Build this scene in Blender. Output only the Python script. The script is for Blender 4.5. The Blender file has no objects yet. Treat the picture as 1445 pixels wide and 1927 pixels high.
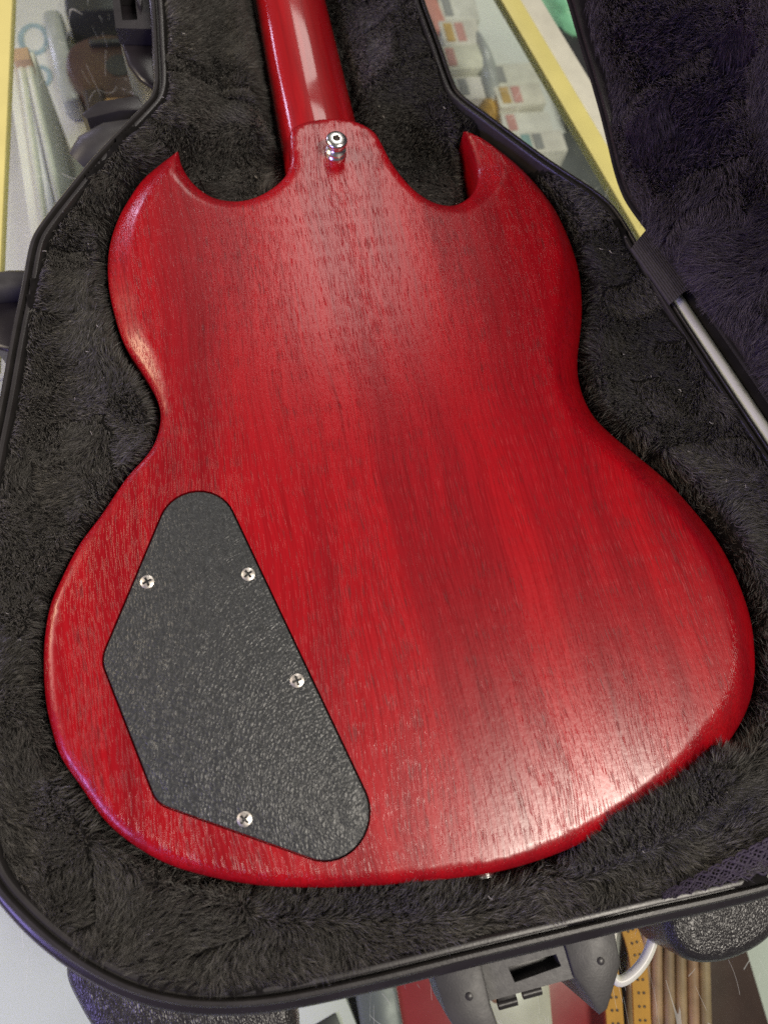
import bpy, bmesh, math, random
import numpy as np
from mathutils import Vector, Matrix
from mathutils.geometry import delaunay_2d_cdt

random.seed(4); RNG = np.random.default_rng(7)
SC = bpy.context.scene; COL = SC.collection
MM = 0.001

# ------------------------------------------------------------------ camera
cam_d = bpy.data.cameras.new('camera'); cam = bpy.data.objects.new('camera', cam_d); COL.objects.link(cam)
_rt = Vector((0.97503668, -0.19210534, 0.11135087)); _up = Vector((0.15028696, 0.94011607, 0.30593399)); _fw = Vector((0.16345429, 0.28156228, -0.94551858))
cam.matrix_world = Matrix(((_rt.x, _up.x, -_fw.x, -0.07225934), (_rt.y, _up.y, -_fw.y, 0.06516547), (_rt.z, _up.z, -_fw.z, 0.44080268), (0, 0, 0, 1)))
cam_d.sensor_fit = 'HORIZONTAL'; cam_d.sensor_width = 36.0; cam_d.lens = 36.0 * 1400 / 1445
cam_d.clip_start = 0.01; cam_d.clip_end = 50
cam_d.dof.use_dof = True; cam_d.dof.focus_distance = 0.375; cam_d.dof.aperture_fstop = 9.0
SC.camera = cam

# ------------------------------------------------------------------ light
world = bpy.data.worlds.new('World'); SC.world = world; world.use_nodes = True
bg = world.node_tree.nodes['Background']; bg.inputs[0].default_value = (1.0, 0.95, 0.90, 1); bg.inputs[1].default_value = 0.065

def area(name, loc, target, sx, sy, radiance, color, roll=0.0):
    l = bpy.data.lights.new(name, 'AREA'); l.shape = 'RECTANGLE'; l.size = sx; l.size_y = sy
    l.energy = radiance * math.pi * sx * sy; l.color = color
    o = bpy.data.objects.new(name, l); COL.objects.link(o)
    d = (Vector(target) - Vector(loc)).normalized()
    o.matrix_world = Matrix.Translation(loc) @ d.to_track_quat('-Z', 'Y').to_matrix().to_4x4() @ Matrix.Rotation(roll, 4, 'Z')
    return o
area('ceiling_panel_far', (0.34, 1.92, 1.75), (0.32, 1.50, 0.0), 0.42, 1.25, 4.4, (1.0, 0.95, 0.88))
area('ceiling_panel_near', (0.66, -0.37, 1.75), (0.52, -0.28, 0.0), 0.52, 0.26, 47.0, (1.0, 0.92, 0.80), math.radians(-38))
area('added_key_left', (-1.60, 0.70, 1.35), (0.0, 0.25, 0.05), 1.0, 0.9, 2.6, (1.0, 0.93, 0.84))  # added soft key light with no known window, shapes the body's shading
area('warm_lamp_left', (-1.25, 0.62, 0.80), (-0.1, 0.28, 0.09), 0.30, 0.26, 13.0, (1.0, 0.76, 0.42))
area('lavender_sign', (-0.95, 1.72, 0.44), (0.0, 0.5, 0.07), 0.20, 0.34, 12.0, (0.74, 0.68, 1.0))
area('violet_sign', (-1.0, -0.30, 0.42), (0.0, 0.1, 0.08), 0.45, 0.25, 11.0, (0.42, 0.34, 1.0))
SC.view_settings.view_transform = 'Standard'; SC.view_settings.look = 'None'; SC.view_settings.exposure = 0.36; SC.view_settings.gamma = 1.0
SC.render.engine = 'CYCLES'
SC.cycles.use_denoising = False      # keep the fine grain and pile crisp
SC.cycles.use_adaptive_sampling = False
SC.cycles.max_bounces = 6; SC.cycles.diffuse_bounces = 3; SC.cycles.glossy_bounces = 3; SC.cycles.transparent_max_bounces = 8
SC.cycles.sample_clamp_indirect = 4.0
SC.cycles.caustics_reflective = False; SC.cycles.caustics_refractive = False

# ------------------------------------------------------------------ helpers
def tag(o, label=None, cat=None, group=None, kind=None):
    if label: o['label'] = label
    if cat: o['category'] = cat
    if group: o['group'] = group
    if kind: o['kind'] = kind
    return o
def empty(name, loc=(0, 0, 0)):
    o = bpy.data.objects.new(name, None); COL.objects.link(o); o.location = loc; o.empty_display_size = 0.05
    return o
def mesh(name, verts, faces, mat, parent=None, smooth=True, matrix=None):
    me = bpy.data.meshes.new(name)
    me.from_pydata([tuple(map(float, v)) for v in verts], [], [tuple(map(int, f)) for f in faces])
    if smooth: me.polygons.foreach_set('use_smooth', [True] * len(me.polygons))
    me.materials.append(mat); me.update()
    o = bpy.data.objects.new(name, me); COL.objects.link(o)
    if matrix is not None: o.matrix_world = matrix
    if parent is not None: o.parent = parent
    return o
def bm_obj(name, bm, mat, parent=None, smooth=False, matrix=None, angle=None):
    bmesh.ops.recalc_face_normals(bm, faces=bm.faces)
    me = bpy.data.meshes.new(name); bm.to_mesh(me); bm.free()
    me.materials.append(mat)
    if smooth:
        me.polygons.foreach_set('use_smooth', [True] * len(me.polygons))
        if angle: me.set_sharp_from_angle(angle=math.radians(angle))
    o = bpy.data.objects.new(name, me); COL.objects.link(o)
    if matrix is not None: o.matrix_world = matrix
    if parent is not None: o.parent = parent
    return o
def seg_dist(P, A, chunk=2000):
    """distance from each point to closed polyline A"""
    B = np.roll(A, -1, 0); D = B - A; L2 = np.maximum((D ** 2).sum(1), 1e-14)
    out = np.empty(len(P))
    for i in range(0, len(P), chunk):
        p = P[i:i + chunk][:, None, :]
        t = np.clip(((p - A) * D).sum(2) / L2, 0, 1)
        q = A + t[..., None] * D
        out[i:i + chunk] = np.sqrt(((p - q) ** 2).sum(2).min(1))
    return out
def inside(P, A, chunk=4000):
    B = np.roll(A, -1, 0); out = np.zeros(len(P), bool)
    for i in range(0, len(P), chunk):
        p = P[i:i + chunk]; y = p[:, 1][:, None]; x = p[:, 0][:, None]
        c = (A[:, 1] > y) != (B[:, 1] > y)
        with np.errstate(divide='ignore', invalid='ignore'):
            xi = A[:, 0] + (y - A[:, 1]) * (B[:, 0] - A[:, 0]) / (B[:, 1] - A[:, 1])
        out[i:i + chunk] = ((c & (x < xi)).sum(1) % 2) == 1
    return out
def catmull(pts, n, closed=False):
    """centripetal-ish spline; returns samples and fractional control index"""
    P = np.array(pts, float); m = len(P); out = []; idx = []
    segs = m if closed else m - 1
    for i in range(segs):
        if closed: p0, p1, p2, p3 = P[i - 1], P[i], P[(i + 1) % m], P[(i + 2) % m]
        else:
            p1, p2 = P[i], P[i + 1]
            p0 = P[i - 1] if i > 0 else 2 * p1 - p2
            p3 = P[i + 2] if i + 2 < m else 2 * p2 - p1
        k = max(2, int(math.ceil(np.linalg.norm(p2 - p1) / n)))
        l = np.linalg.norm(p2 - p1)
        s1 = l / max(1e-9, 0.5 * (np.linalg.norm(p1 - p0) + l)) ; s2 = l / max(1e-9, 0.5 * (np.linalg.norm(p3 - p2) + l))
        t1 = 0.5 * (p2 - p0) * s1; t2 = 0.5 * (p3 - p1) * s2
        for j in range(k):
            u = j / k
            out.append((2*u**3-3*u**2+1)*p1 + (u**3-2*u**2+u)*t1 + (-2*u**3+3*u**2)*p2 + (u**3-u**2)*t2); idx.append(i + u)
    if not closed: out.append(P[-1]); idx.append(m - 1)
    return np.array(out), np.array(idx)
def smooth_closed(A, it=2):
    for _ in range(it): A = 0.25 * np.roll(A, 1, 0) + 0.5 * A + 0.25 * np.roll(A, -1, 0)
    return A
def normals_closed(A):
    T = np.roll(A, -1, 0) - np.roll(A, 1, 0); T /= np.linalg.norm(T, axis=1)[:, None]
    N = np.c_[T[:, 1], -T[:, 0]]
    area2 = (A[:, 0] * np.roll(A[:, 1], -1) - A[:, 1] * np.roll(A[:, 0], -1)).sum()
    return N if area2 > 0 else -N
def sweep(name, A, profile, mat, parent=None, matrix=None, smooth=True, cap=False, offf=None):
    """profile: list of (outward offset, z); A closed outline (metres)"""
    N = normals_closed(A); n = len(A); V = []; Fc = []
    for (o, z) in profile:
        oo = o if offf is None else offf(A, o)
        q = A + N * (oo[:, None] if isinstance(oo, np.ndarray) else oo)
        V += [(x, y, z) for x, y in q]
    for k in range(len(profile) - 1):
        for i in range(n):
            j = (i + 1) % n
            Fc.append((k * n + i, k * n + j, (k + 1) * n + j, (k + 1) * n + i))
    if cap:
        b0 = (len(profile) - 1) * n; last = np.array(V[b0:])[:, :2]
        cv, _, cf, *_ = delaunay_2d_cdt([Vector(p) for p in last], [(i, (i + 1) % n) for i in range(n)], [], 0, 1e-7)
        if len(cv) == n:
            cv = np.array([tuple(p) for p in cv]); cc = np.array([cv[list(f)].mean(0) for f in cf]); kp = inside(cc, last)
            Fc += [tuple(b0 + i for i in f) for f, k in zip(cf, kp) if k]
        else: Fc.append(tuple(range(b0, len(profile) * n)))
    bm = bmesh.new(); vs = [bm.verts.new(v) for v in V]
    for f in Fc:
        try: bm.faces.new([vs[i] for i in f])
        except ValueError: pass
    return bm_obj(name, bm, mat, parent, smooth, matrix, 35)
def add_box(bm, x0, x1, y0, y1, z0, z1, bev=0.0, rz=0.0, piv=None, seg=2):
    r = bmesh.ops.create_cube(bm, size=1.0)
    c = Vector(((x0 + x1) / 2, (y0 + y1) / 2, (z0 + z1) / 2))
    for v in r['verts']: v.co = Vector((v.co.x * (x1 - x0), v.co.y * (y1 - y0), v.co.z * (z1 - z0))) + c
    vs = r['verts']
    if bev > 0:
        es = list({e for v in vs for e in v.link_edges})
        b = bmesh.ops.bevel(bm, geom=es, offset=bev, segments=seg, affect='EDGES', profile=0.5)
        vs = list(set(b['verts']) | {v for v in vs if v.is_valid})
    if rz:
        M = Matrix.Translation(piv or c) @ Matrix.Rotation(rz, 4, 'Z') @ Matrix.Translation(-(Vector(piv) if piv else c))
        for v in vs:
            if v.is_valid: v.co = M @ v.co
    return bm
def box(name, x0, x1, y0, y1, z0, z1, mat, parent=None, bev=0.0, rz=0.0):
    bm = bmesh.new(); add_box(bm, x0, x1, y0, y1, z0, z1, bev, rz)
    return bm_obj(name, bm, mat, parent, True, None, 35)
def prism(name, pts, z0, z1, mat, parent=None, bev=0.0, seg=2, smooth=True, matrix=None):
    bm = bmesh.new(); vs = [bm.verts.new((x, y, z0)) for x, y in pts]
    f = bm.faces.new(vs)
    r = bmesh.ops.extrude_face_region(bm, geom=[f])
    for g in r['geom']:
        if isinstance(g, bmesh.types.BMVert): g.co.z = z1
    bmesh.ops.recalc_face_normals(bm, faces=bm.faces)
    if bev > 0:
        top = [e for e in bm.edges if all(abs(v.co.z - z1) < 1e-7 for v in e.verts)]
        bmesh.ops.bevel(bm, geom=top, offset=bev, segments=seg, affect='EDGES', profile=0.5)
    return bm_obj(name, bm, mat, parent, smooth, matrix, 40)
def prism_hole(name, outer, holes, z0, z1, mat, parent=None):
    pts = []; edges = []
    for loop in [outer] + holes:
        b = len(pts); pts += [Vector(p) for p in loop]
        edges += [(b + i, b + (i + 1) % len(loop)) for i in range(len(loop))]
    v, e, f, *_ = delaunay_2d_cdt(pts, edges, [], 0, 1e-7)
    v = np.array([tuple(p) for p in v]); O = np.array(outer)
    tri = [t for t in f]
    cen = np.array([v[list(t)].mean(0) for t in tri])
    keep = inside(cen, O)
    for h in holes: keep &= ~inside(cen, np.array(h))
    tri = [t for t, k in zip(tri, keep) if k]
    n = len(v); V = [(x, y, z1) for x, y in v] + [(x, y, z0) for x, y in v]
    F = [tuple(t) for t in tri] + [tuple(i + n for i in reversed(t)) for t in tri]
    b = 0
    for loop in [outer] + holes:
        m = len(loop)
        F += [(b + i, b + (i + 1) % m, n + b + (i + 1) % m, n + b + i) for i in range(m)]; b += m
    bm = bmesh.new(); vs = [bm.verts.new(q) for q in V]
    for t in F:
        try: bm.faces.new([vs[i] for i in t])
        except ValueError: pass
    return bm_obj(name, bm, mat, parent, False)
def tube(name, path, r, mat, parent=None, seg=12, rad=None):
    P = [Vector(p) for p in path]; V = []; F = []; n = len(P)
    ref = Vector((0.3, 0.2, 1)).normalized()
    for i, p in enumerate(P):
        t = (P[min(i + 1, n - 1)] - P[max(i - 1, 0)]).normalized()
        a = t.cross(ref).normalized(); b = t.cross(a).normalized()
        rr = r if rad is None else rad[i]
        for k in range(seg):
            w = 2 * math.pi * k / seg; V.append(p + a * rr * math.cos(w) + b * rr * math.sin(w))
    for i in range(n - 1):
        for k in range(seg):
            F.append((i * seg + k, i * seg + (k + 1) % seg, (i + 1) * seg + (k + 1) % seg, (i + 1) * seg + k))
    bm = bmesh.new(); vs = [bm.verts.new(v) for v in V]
    for f in F: bm.faces.new([vs[i] for i in f])
    bm.faces.new(vs[:seg]); bm.faces.new(vs[-seg:])
    return bm_obj(name, bm, mat, parent, True, None, 50)
def lathe(name, prof, mat, parent=None, seg=40, matrix=None):
    """prof: (r, z) bottom to top"""
    V = []; F = []
    for r, z in prof:
        for k in range(seg):
            w = 2 * math.pi * k / seg; V.append((r * math.cos(w), r * math.sin(w), z))
    for i in range(len(prof) - 1):
        for k in range(seg): F.append((i * seg + k, i * seg + (k + 1) % seg, (i + 1) * seg + (k + 1) % seg, (i + 1) * seg + k))
    bm = bmesh.new(); vs = [bm.verts.new(v) for v in V]
    for f in F: bm.faces.new([vs[i] for i in f])
    bm.faces.new(vs[:seg]); bm.faces.new(vs[-seg:])
    return bm_obj(name, bm, mat, parent, True, matrix, 40)
def vnoise(x, y, seed=0):
    """smooth value noise in 0..1"""
    xi = np.floor(x).astype(np.int64); yi = np.floor(y).astype(np.int64); fx = x - xi; fy = y - yi
    fx = fx * fx * fx * (fx * (fx * 6 - 15) + 10); fy = fy * fy * fy * (fy * (fy * 6 - 15) + 10)
    def h(a, b):
        n = (a * 374761393 + b * 668265263 + seed * 974634777) & 0x7fffffff
        n = ((n ^ (n >> 13)) * 1274126177) & 0x7fffffff
        n = ((n ^ (n >> 16)) * 668265263) & 0x7fffffff
        return (n % 100003) / 100003.0
    return (h(xi, yi) * (1 - fx) + h(xi + 1, yi) * fx) * (1 - fy) + (h(xi, yi + 1) * (1 - fx) + h(xi + 1, yi + 1) * fx) * fy
def fbm(x, y, seed=0): return 0.55 * vnoise(x, y, seed) + 0.3 * vnoise(2.1 * x, 2.1 * y, seed + 5) + 0.15 * vnoise(4.3 * x, 4.3 * y, seed + 9)
def sstep(a, b, x):
    t = np.clip((x - a) / (b - a), 0, 1); return t * t * (3 - 2 * t)

# ------------------------------------------------------------------ materials
class NT:
    def __init__(s, name):
        s.m = bpy.data.materials.new(name); s.m.use_nodes = True; s.t = s.m.node_tree; s.N = s.t.nodes; s.L = s.t.links
        s.b = s.N['Principled BSDF']
    def n(s, typ, **kw):
        o = s.N.new(typ)
        for k, v in kw.items(): setattr(o, k, v)
        return o
    def link(s, a, b): s.L.new(a, b)
    def coord(s, scale=(1, 1, 1), src='Object', rot=(0, 0, 0)):
        c = s.n('ShaderNodeTexCoord'); m = s.n('ShaderNodeMapping'); m.inputs['Scale'].default_value = scale; m.inputs['Rotation'].default_value = rot
        s.link(c.outputs[src], m.inputs['Vector']); return m.outputs['Vector']
    def noise(s, vec, scale=1.0, detail=2.0, rough=0.5, dist=0.0):
        o = s.n('ShaderNodeTexNoise'); o.inputs['Scale'].default_value = scale; o.inputs['Detail'].default_value = detail
        o.inputs['Roughness'].default_value = rough; o.inputs['Distortion'].default_value = dist
        if vec is not None: s.link(vec, o.inputs['Vector'])
        return o.outputs['Fac']
    def ramp(s, fac, stops, interp='LINEAR'):
        o = s.n('ShaderNodeValToRGB'); o.color_ramp.interpolation = interp
        e = o.color_ramp.elements
        while len(e) < len(stops): e.new(0.5)
        for el, (p, c) in zip(e, stops):
            el.position = p; el.color = c if len(c) == 4 else (*c, 1)
        s.link(fac, o.inputs['Fac']); return o.outputs['Color']
    def mix(s, fac, a, b, blend='MIX'):
        o = s.n('ShaderNodeMix', data_type='RGBA', blend_type=blend)
        for sock, v in ((o.inputs[0], fac), (o.inputs[6], a), (o.inputs[7], b)):
            if isinstance(v, (int, float)): sock.default_value = v
            elif isinstance(v, tuple): sock.default_value = v if len(v) == 4 else (*v, 1)
            else: s.link(v, sock)
        return o.outputs[2]
    def math(s, op, a, b=None, c=None):
        o = s.n('ShaderNodeMath', operation=op)
        for i, v in enumerate((a, b, c)):
            if v is None: continue
            if isinstance(v, (int, float)): o.inputs[i].default_value = v
            else: s.link(v, o.inputs[i])
        return o.outputs[0]
    def bump(s, h, strength=0.5, dist=0.001, prev=None):
        o = s.n('ShaderNodeBump'); o.inputs['Strength'].default_value = strength; o.inputs['Distance'].default_value = dist
        s.link(h, o.inputs['Height'])
        if prev is not None: s.link(prev, o.inputs['Normal'])
        return o.outputs['Normal']
    def set(s, **kw):
        for k, v in kw.items():
            sock = s.b.inputs[k.replace('_', ' ')]
            if isinstance(v, (int, float)): sock.default_value = v
            elif isinstance(v, tuple): sock.default_value = v if len(v) == 4 else (*v, 1)
            else: s.link(v, sock)
        return s
def simple(name, col, rough=0.5, metal=0.0, spec=0.5, var=0.12, vs=60.0, bump=0.0, bs=400.0, **kw):
    t = NT(name); v = t.coord()
    f = t.noise(v, vs, 3)
    c = t.ramp(f, [(0.3, tuple(x * (1 - var) for x in col)), (0.7, tuple(min(1, x * (1 + var)) for x in col))])
    t.set(Base_Color=c, Metallic=metal, Specular_IOR_Level=spec)
    t.set(Roughness=t.math('ADD', t.math('MULTIPLY', t.noise(v, vs * 2.3, 3), 0.16), max(0.0, rough - 0.08)))
    if bump > 0: t.set(Normal=t.bump(t.noise(v, bs, 3), bump, 0.0004))
    for k, x in kw.items(): t.set(**{k: x})
    return t.m

def make_wood():
    t = NT('cherry_mahogany')
    c = t.n('ShaderNodeTexCoord'); sep = t.n('ShaderNodeSeparateXYZ'); t.link(c.outputs['Object'], sep.inputs[0])
    X, Y, Z = sep.outputs
    def comb(x, y, z=None):
        o = t.n('ShaderNodeCombineXYZ'); t.link(x, o.inputs[0]); t.link(y, o.inputs[1])
        if z is not None: t.link(z, o.inputs[2])
        return o.outputs[0]
    # gentle wander of the grain
    wob = t.noise(comb(t.math('MULTIPLY', X, 9.0), t.math('MULTIPLY', Y, 5.0)), 1.0, 2)
    Xw = t.math('ADD', X, t.math('MULTIPLY', t.math('SUBTRACT', wob, 0.5), 0.03))
    def str_noise(sx, sy, detail=2, rough=0.5, off=0.0):
        return t.noise(comb(t.math('ADD', t.math('MULTIPLY', Xw, sx), off), t.math('MULTIPLY', Y, sy), t.math('MULTIPLY', Z, sx)), 1.0, detail, rough)
    band = str_noise(30, 2.2, 3, 0.55)
    streak = str_noise(210, 7.0, 3, 0.6, 7.0)
    fibre = str_noise(1000, 20.0, 2, 0.6, 3.0)
    pore1 = str_noise(2300, 110.0, 1, 0.4, 1.0)
    pore2 = str_noise(2200, 95.0, 1, 0.4, 11.0)
    base = t.ramp(band, [(0.30, (0.26, 0.0015, 0.007)), (0.45, (0.34, 0.0018, 0.009)), (0.58, (0.45, 0.0022, 0.009)), (0.74, (0.39, 0.0020, 0.010))])
    stk = t.ramp(streak, [(0.30, (0.58, 0.50, 0.50)), (0.46, (1, 1, 1))])
    base = t.mix(0.42, base, stk, 'MULTIPLY')
    fb = t.ramp(fibre, [(0.28, (0.60, 0.50, 0.50)), (0.58, (1.06, 1.0, 1.0))])
    base = t.mix(0.6, base, fb, 'MULTIPLY')
    dens = t.noise(comb(t.math('MULTIPLY', Xw, 40.0), t.math('MULTIPLY', Y, 5.0)), 1.0, 3, 0.6)
    th = t.math('ADD', 0.60, t.math('MULTIPLY', t.math('SUBTRACT', dens, 0.5), -0.42))
    p1 = t.math('MINIMUM', t.math('MAXIMUM', t.math('MULTIPLY', t.math('SUBTRACT', pore1, th), 14.0), 0.0), 1.0)
    p2 = t.math('MINIMUM', t.math('MAXIMUM', t.math('MULTIPLY', t.math('SUBTRACT', pore2, th), 12.0), 0.0), 1.0)
    pore = t.math('MAXIMUM', p1, t.math('MULTIPLY', p2, 0.8))
    base = t.mix(t.math('MULTIPLY', p1, 0.14), base, (0.54, 0.014, 0.026))
    base = t.mix(t.math('MULTIPLY', p2, 0.58), base, (0.11, 0.0012, 0.004))
    t.set(Base_Color=base, Specular_IOR_Level=0.6)
    r = t.math('ADD', 0.21, t.math('MULTIPLY', fibre, 0.10)); t.set(Roughness=t.math('ADD', r, t.math('MULTIPLY', pore, 0.12)))
    h = t.math('SUBTRACT', t.math('MULTIPLY', fibre, 0.15), pore)
    peel = t.noise(c.outputs['Object'], 420, 2)
    n1 = t.bump(h, 0.36, 0.00020)
    t.set(Normal=t.bump(peel, 0.12, 0.0003, n1))
    return t.m
def make_neck():
    t = NT('polished_cherry_neck')
    v = t.coord((420, 14, 420)); v2 = t.coord((60, 4, 60))
    a = t.ramp(t.noise(v, 1, 3), [(0.3, (0.40, 0.002, 0.007)), (0.65, (0.54, 0.003, 0.009))])
    b = t.ramp(t.noise(v2, 1, 3), [(0.35, (0.6, 0.5, 0.5)), (0.6, (1, 1, 1))])
    t.set(Base_Color=t.mix(0.8, a, b, 'MULTIPLY'), Roughness=0.40, Specular_IOR_Level=0.3, Coat_Weight=0.9, Coat_Roughness=0.07)
    t.set(Normal=t.bump(t.noise(t.coord((300, 40, 300)), 1, 2), 0.03, 0.0003))
    return t.m
def make_leather(name, col=(0.040, 0.043, 0.044), sc=640, strength=0.62, rough=0.38):
    t = NT(name); v = t.coord((1, 0.75, 1))
    w = t.n('ShaderNodeTexNoise'); w.inputs['Scale'].default_value = 160; w.inputs['Detail'].default_value = 2; t.link(v, w.inputs['Vector'])
    mx = t.n('ShaderNodeMix', data_type='VECTOR'); mx.inputs[0].default_value = 0.004
    vm = t.n('ShaderNodeVectorMath', operation='MULTIPLY_ADD'); t.link(w.outputs['Color'], vm.inputs[0]); vm.inputs[1].default_value = (0.0035,) * 3; t.link(v, vm.inputs[2])
    vo = t.n('ShaderNodeTexVoronoi', feature='DISTANCE_TO_EDGE'); vo.inputs['Scale'].default_value = sc; t.link(vm.outputs[0], vo.inputs['Vector'])
    cell = t.math('MINIMUM', t.math('MULTIPLY', vo.outputs['Distance'], 2.6), 1.0)
    nz = t.noise(vm.outputs[0], sc * 1.1, 3, 0.6)
    h = t.math('ADD', t.math('MULTIPLY', cell, 0.7), t.math('MULTIPLY', nz, 0.8))
    c = t.ramp(nz, [(0.3, tuple(x * 0.7 for x in col)), (0.7, tuple(x * 1.3 for x in col))])
    t.set(Base_Color=c, Roughness=rough, Specular_IOR_Level=0.6)
    t.set(Normal=t.bump(h, strength, 0.0004))
    return t.m
def make_pile(name, tint=(1, 1, 1)):
    t = NT(name); a = t.n('ShaderNodeAttribute'); a.attribute_name = 'fibre_tint'
    t.set(Base_Color=t.mix(1.0, a.outputs['Color'], (*tint, 1), 'MULTIPLY'), Roughness=0.48, Specular_IOR_Level=0.45, Sheen_Weight=0.25, Sheen_Roughness=0.4)
    t.b.inputs['Sheen Tint'].default_value = (0.8, 0.74, 0.7, 1)
    return t.m
def make_glass():
    t = NT('counter_glass')
    out = t.N['Material Output']; t.N.remove(t.b)
    tr = t.n('ShaderNodeBsdfTransparent'); tr.inputs[0].default_value = (0.93, 0.96, 0.94, 1)
    gl = t.n('ShaderNodeBsdfGlossy'); gl.inputs['Color'].default_value = (1, 1, 1, 1)
    v = t.coord()
    smudge = t.ramp(t.noise(v, 14, 4, 0.6), [(0.4, (0.004,) * 3), (0.75, (0.02,) * 3)])
    sep = t.n('ShaderNodeRGBToBW'); t.link(smudge, sep.inputs[0]); t.link(sep.outputs[0], gl.inputs['Roughness'])
    lw = t.n('ShaderNodeLayerWeight'); lw.inputs['Blend'].default_value = 0.5
    fr = t.math('ADD', 0.045, t.math('MULTIPLY', t.math('POWER', lw.outputs['Facing'], 5.0), 0.95))
    mx = t.n('ShaderNodeMixShader'); t.link(fr, mx.inputs[0]); t.link(tr.outputs[0], mx.inputs[1]); t.link(gl.outputs[0], mx.inputs[2])
    def hair(sc, wd, off):
        cc = t.n('ShaderNodeTexCoord'); mp = t.n('ShaderNodeMapping'); mp.inputs['Location'].default_value = (off, off * 0.7, 0); mp.inputs['Scale'].default_value = (1, 0.35, 1); mp.inputs['Rotation'].default_value = (0, 0, off); t.link(cc.outputs['Object'], mp.inputs['Vector'])
        d = t.math('ABSOLUTE', t.math('SUBTRACT', t.noise(mp.outputs[0], sc, 0.0), 0.5))
        ln = t.math('LESS_THAN', d, wd); keep = t.math('GREATER_THAN', t.noise(mp.outputs[0], sc * 2.7, 1.0), 0.56)
        return t.math('MULTIPLY', ln, keep)
    sc = t.math('MINIMUM', t.math('ADD', t.math('ADD', hair(22, 0.0016, 0.3), hair(31, 0.0018, 1.9)), hair(40, 0.0020, 4.1)), 1.0)
    df = t.n('ShaderNodeBsdfDiffuse'); df.inputs[0].default_value = (0.9, 0.9, 0.88, 1)
    m2 = t.n('ShaderNodeMixShader'); t.link(t.math('MULTIPLY', sc, 0.35), m2.inputs[0]); t.link(mx.outputs[0], m2.inputs[1]); t.link(df.outputs[0], m2.inputs[2])
    t.link(m2.outputs[0], out.inputs['Surface'])
    return t.m

M_WOOD = make_wood(); M_NECK = make_neck()
M_COVER = make_leather('textured_black_plastic_cover')
M_SHELL = make_leather('grained_case_shell', (0.024, 0.022, 0.024), 820, 0.55, 0.34)
M_RIM = simple('black_valance_plastic', (0.032, 0.029, 0.029), 0.36, 0, 0.6, 0.2, 80, 0.12, 900)
M_SMOOTH = simple('smooth_shell_plastic', (0.026, 0.022, 0.026), 0.30, 0, 0.6, 0.2, 60, 0.05, 500)
M_LATCH = simple('grey_moulded_plastic', (0.048, 0.046, 0.048), 0.45, 0, 0.5, 0.15, 120, 0.15, 1200)
M_HARD = simple('dark_latch_plastic', (0.035, 0.032, 0.035), 0.35, 0, 0.5, 0.15, 120, 0.1, 1200)
M_CHROME = simple('chrome', (0.90, 0.89, 0.87), 0.26, 1.0, 0.5, 0.03, 200)
M_NICKEL = simple('nickel_screw', (0.86, 0.80, 0.74), 0.40, 1.0, 0.5, 0.05, 900)
M_SLOT = simple('recess_shade', (0.07, 0.05, 0.04), 0.6, 0.2)  # recess shade put into a dark colour, for screw slots and button socket
M_DARK = simple('socket_dark', (0.02, 0.018, 0.015), 0.5)
M_ALU = simple('pale_aluminium_hinge', (0.90, 0.91, 0.84), 0.45, 0.0, 0.5, 0.05, 40)
M_FELT = simple('plush_backing', (0.012, 0.011, 0.011), 0.95, 0, 0.1, 0.3, 300)
M_ELASTIC = simple('elastic_band', (0.075, 0.066, 0.074), 0.75, 0, 0.3, 0.2, 900, 0.4, 2600)
M_WEB = simple('woven_webbing', (0.040, 0.028, 0.060), 0.55, 0, 0.4, 0.3, 900, 0.4, 2400)
M_ROSE = simple('rosewood_board', (0.05, 0.022, 0.015), 0.5, 0, 0.4, 0.3, 300)
M_PILE = make_pile('black_plush_pile'); M_PILE_LID = make_pile('black_plush_pile_violet_lit', (0.92, 0.88, 1.0))  # lid copy tinted violet: the purple light is painted into its colour
M_GLASS = make_glass()

# ------------------------------------------------------------------ outlines (millimetres, guitar frame: +y along the neck)
G = 0.098; RIM = 0.100
BODY = [(-86.2,397.3),(-97.5,389.4),(-107.9,380.9),(-116.7,368.5),(-123.4,356.6),(-128.8,342.1),(-131.3,328),(-131.8,313),(-130.2,296.7),(-127,280),(-120.3,263.8),(-114.6,248.6),(-112.7,236.6),(-115.2,225.3),(-120.2,216.4),(-131.8,204.8),(-145,187.9),(-155.8,175.2),(-164.2,161.3),(-170.4,148.7),(-173.7,134.8),(-175,120.8),(-175,107),(-173.5,95.4),(-170.4,82.6),(-163.6,69.6),(-155.3,54.5),(-146,43.5),(-132.4,32.4),(-116.5,23.9),(-96.5,16.1),(-75.7,10.6),(-49.6,5.6),(-31.5,3.2),(-13.9,1),(6.3,-0.4),(24.3,0.1),(39.5,1.7),(60.7,5.1),(78,9),(94.1,13),(108.6,17.6),(122.2,23.6),(136.9,32.6),(149.7,44.4),(158.4,57.9),(163.2,70.2),(166,82.1),(166.9,95),(166.1,109.8),(164,122.2),(160.9,132.6),(154.4,147.6),(145.6,164.2),(132.7,181.6),(121.9,195.8),(115.2,207),(112.4,219.3),(112.6,230.9),(114.9,241.6),(119.8,254.7),(125.2,269.5),(129,285.1),(130.1,299.5),(128.6,317.3),(124.6,335.9),(118.4,353),(110.3,368.6),(100.8,381.7),(91.5,391.2),(81.9,397.2),(84,389.9),(84.7,381.5),(84.6,370.1),(82.1,360.7),(75.3,351.4),(63.9,345.5),(53,347.7),(43.4,356.1),(36.6,367.7),(32.3,379.2),(29.6,390.7),(26.6,398.9),(19,405.6),(9.2,409.3),(-3,410),(-15,407.8),(-21.8,402.9),(-23.9,392.2),(-24.7,384.3),(-27.5,376.3),(-33.4,369.1),(-43.8,362.4),(-54,359.4),(-62.6,360),(-71.5,363.7),(-78.5,370.9),(-83.4,380.2),(-85.6,388.4)]
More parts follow.
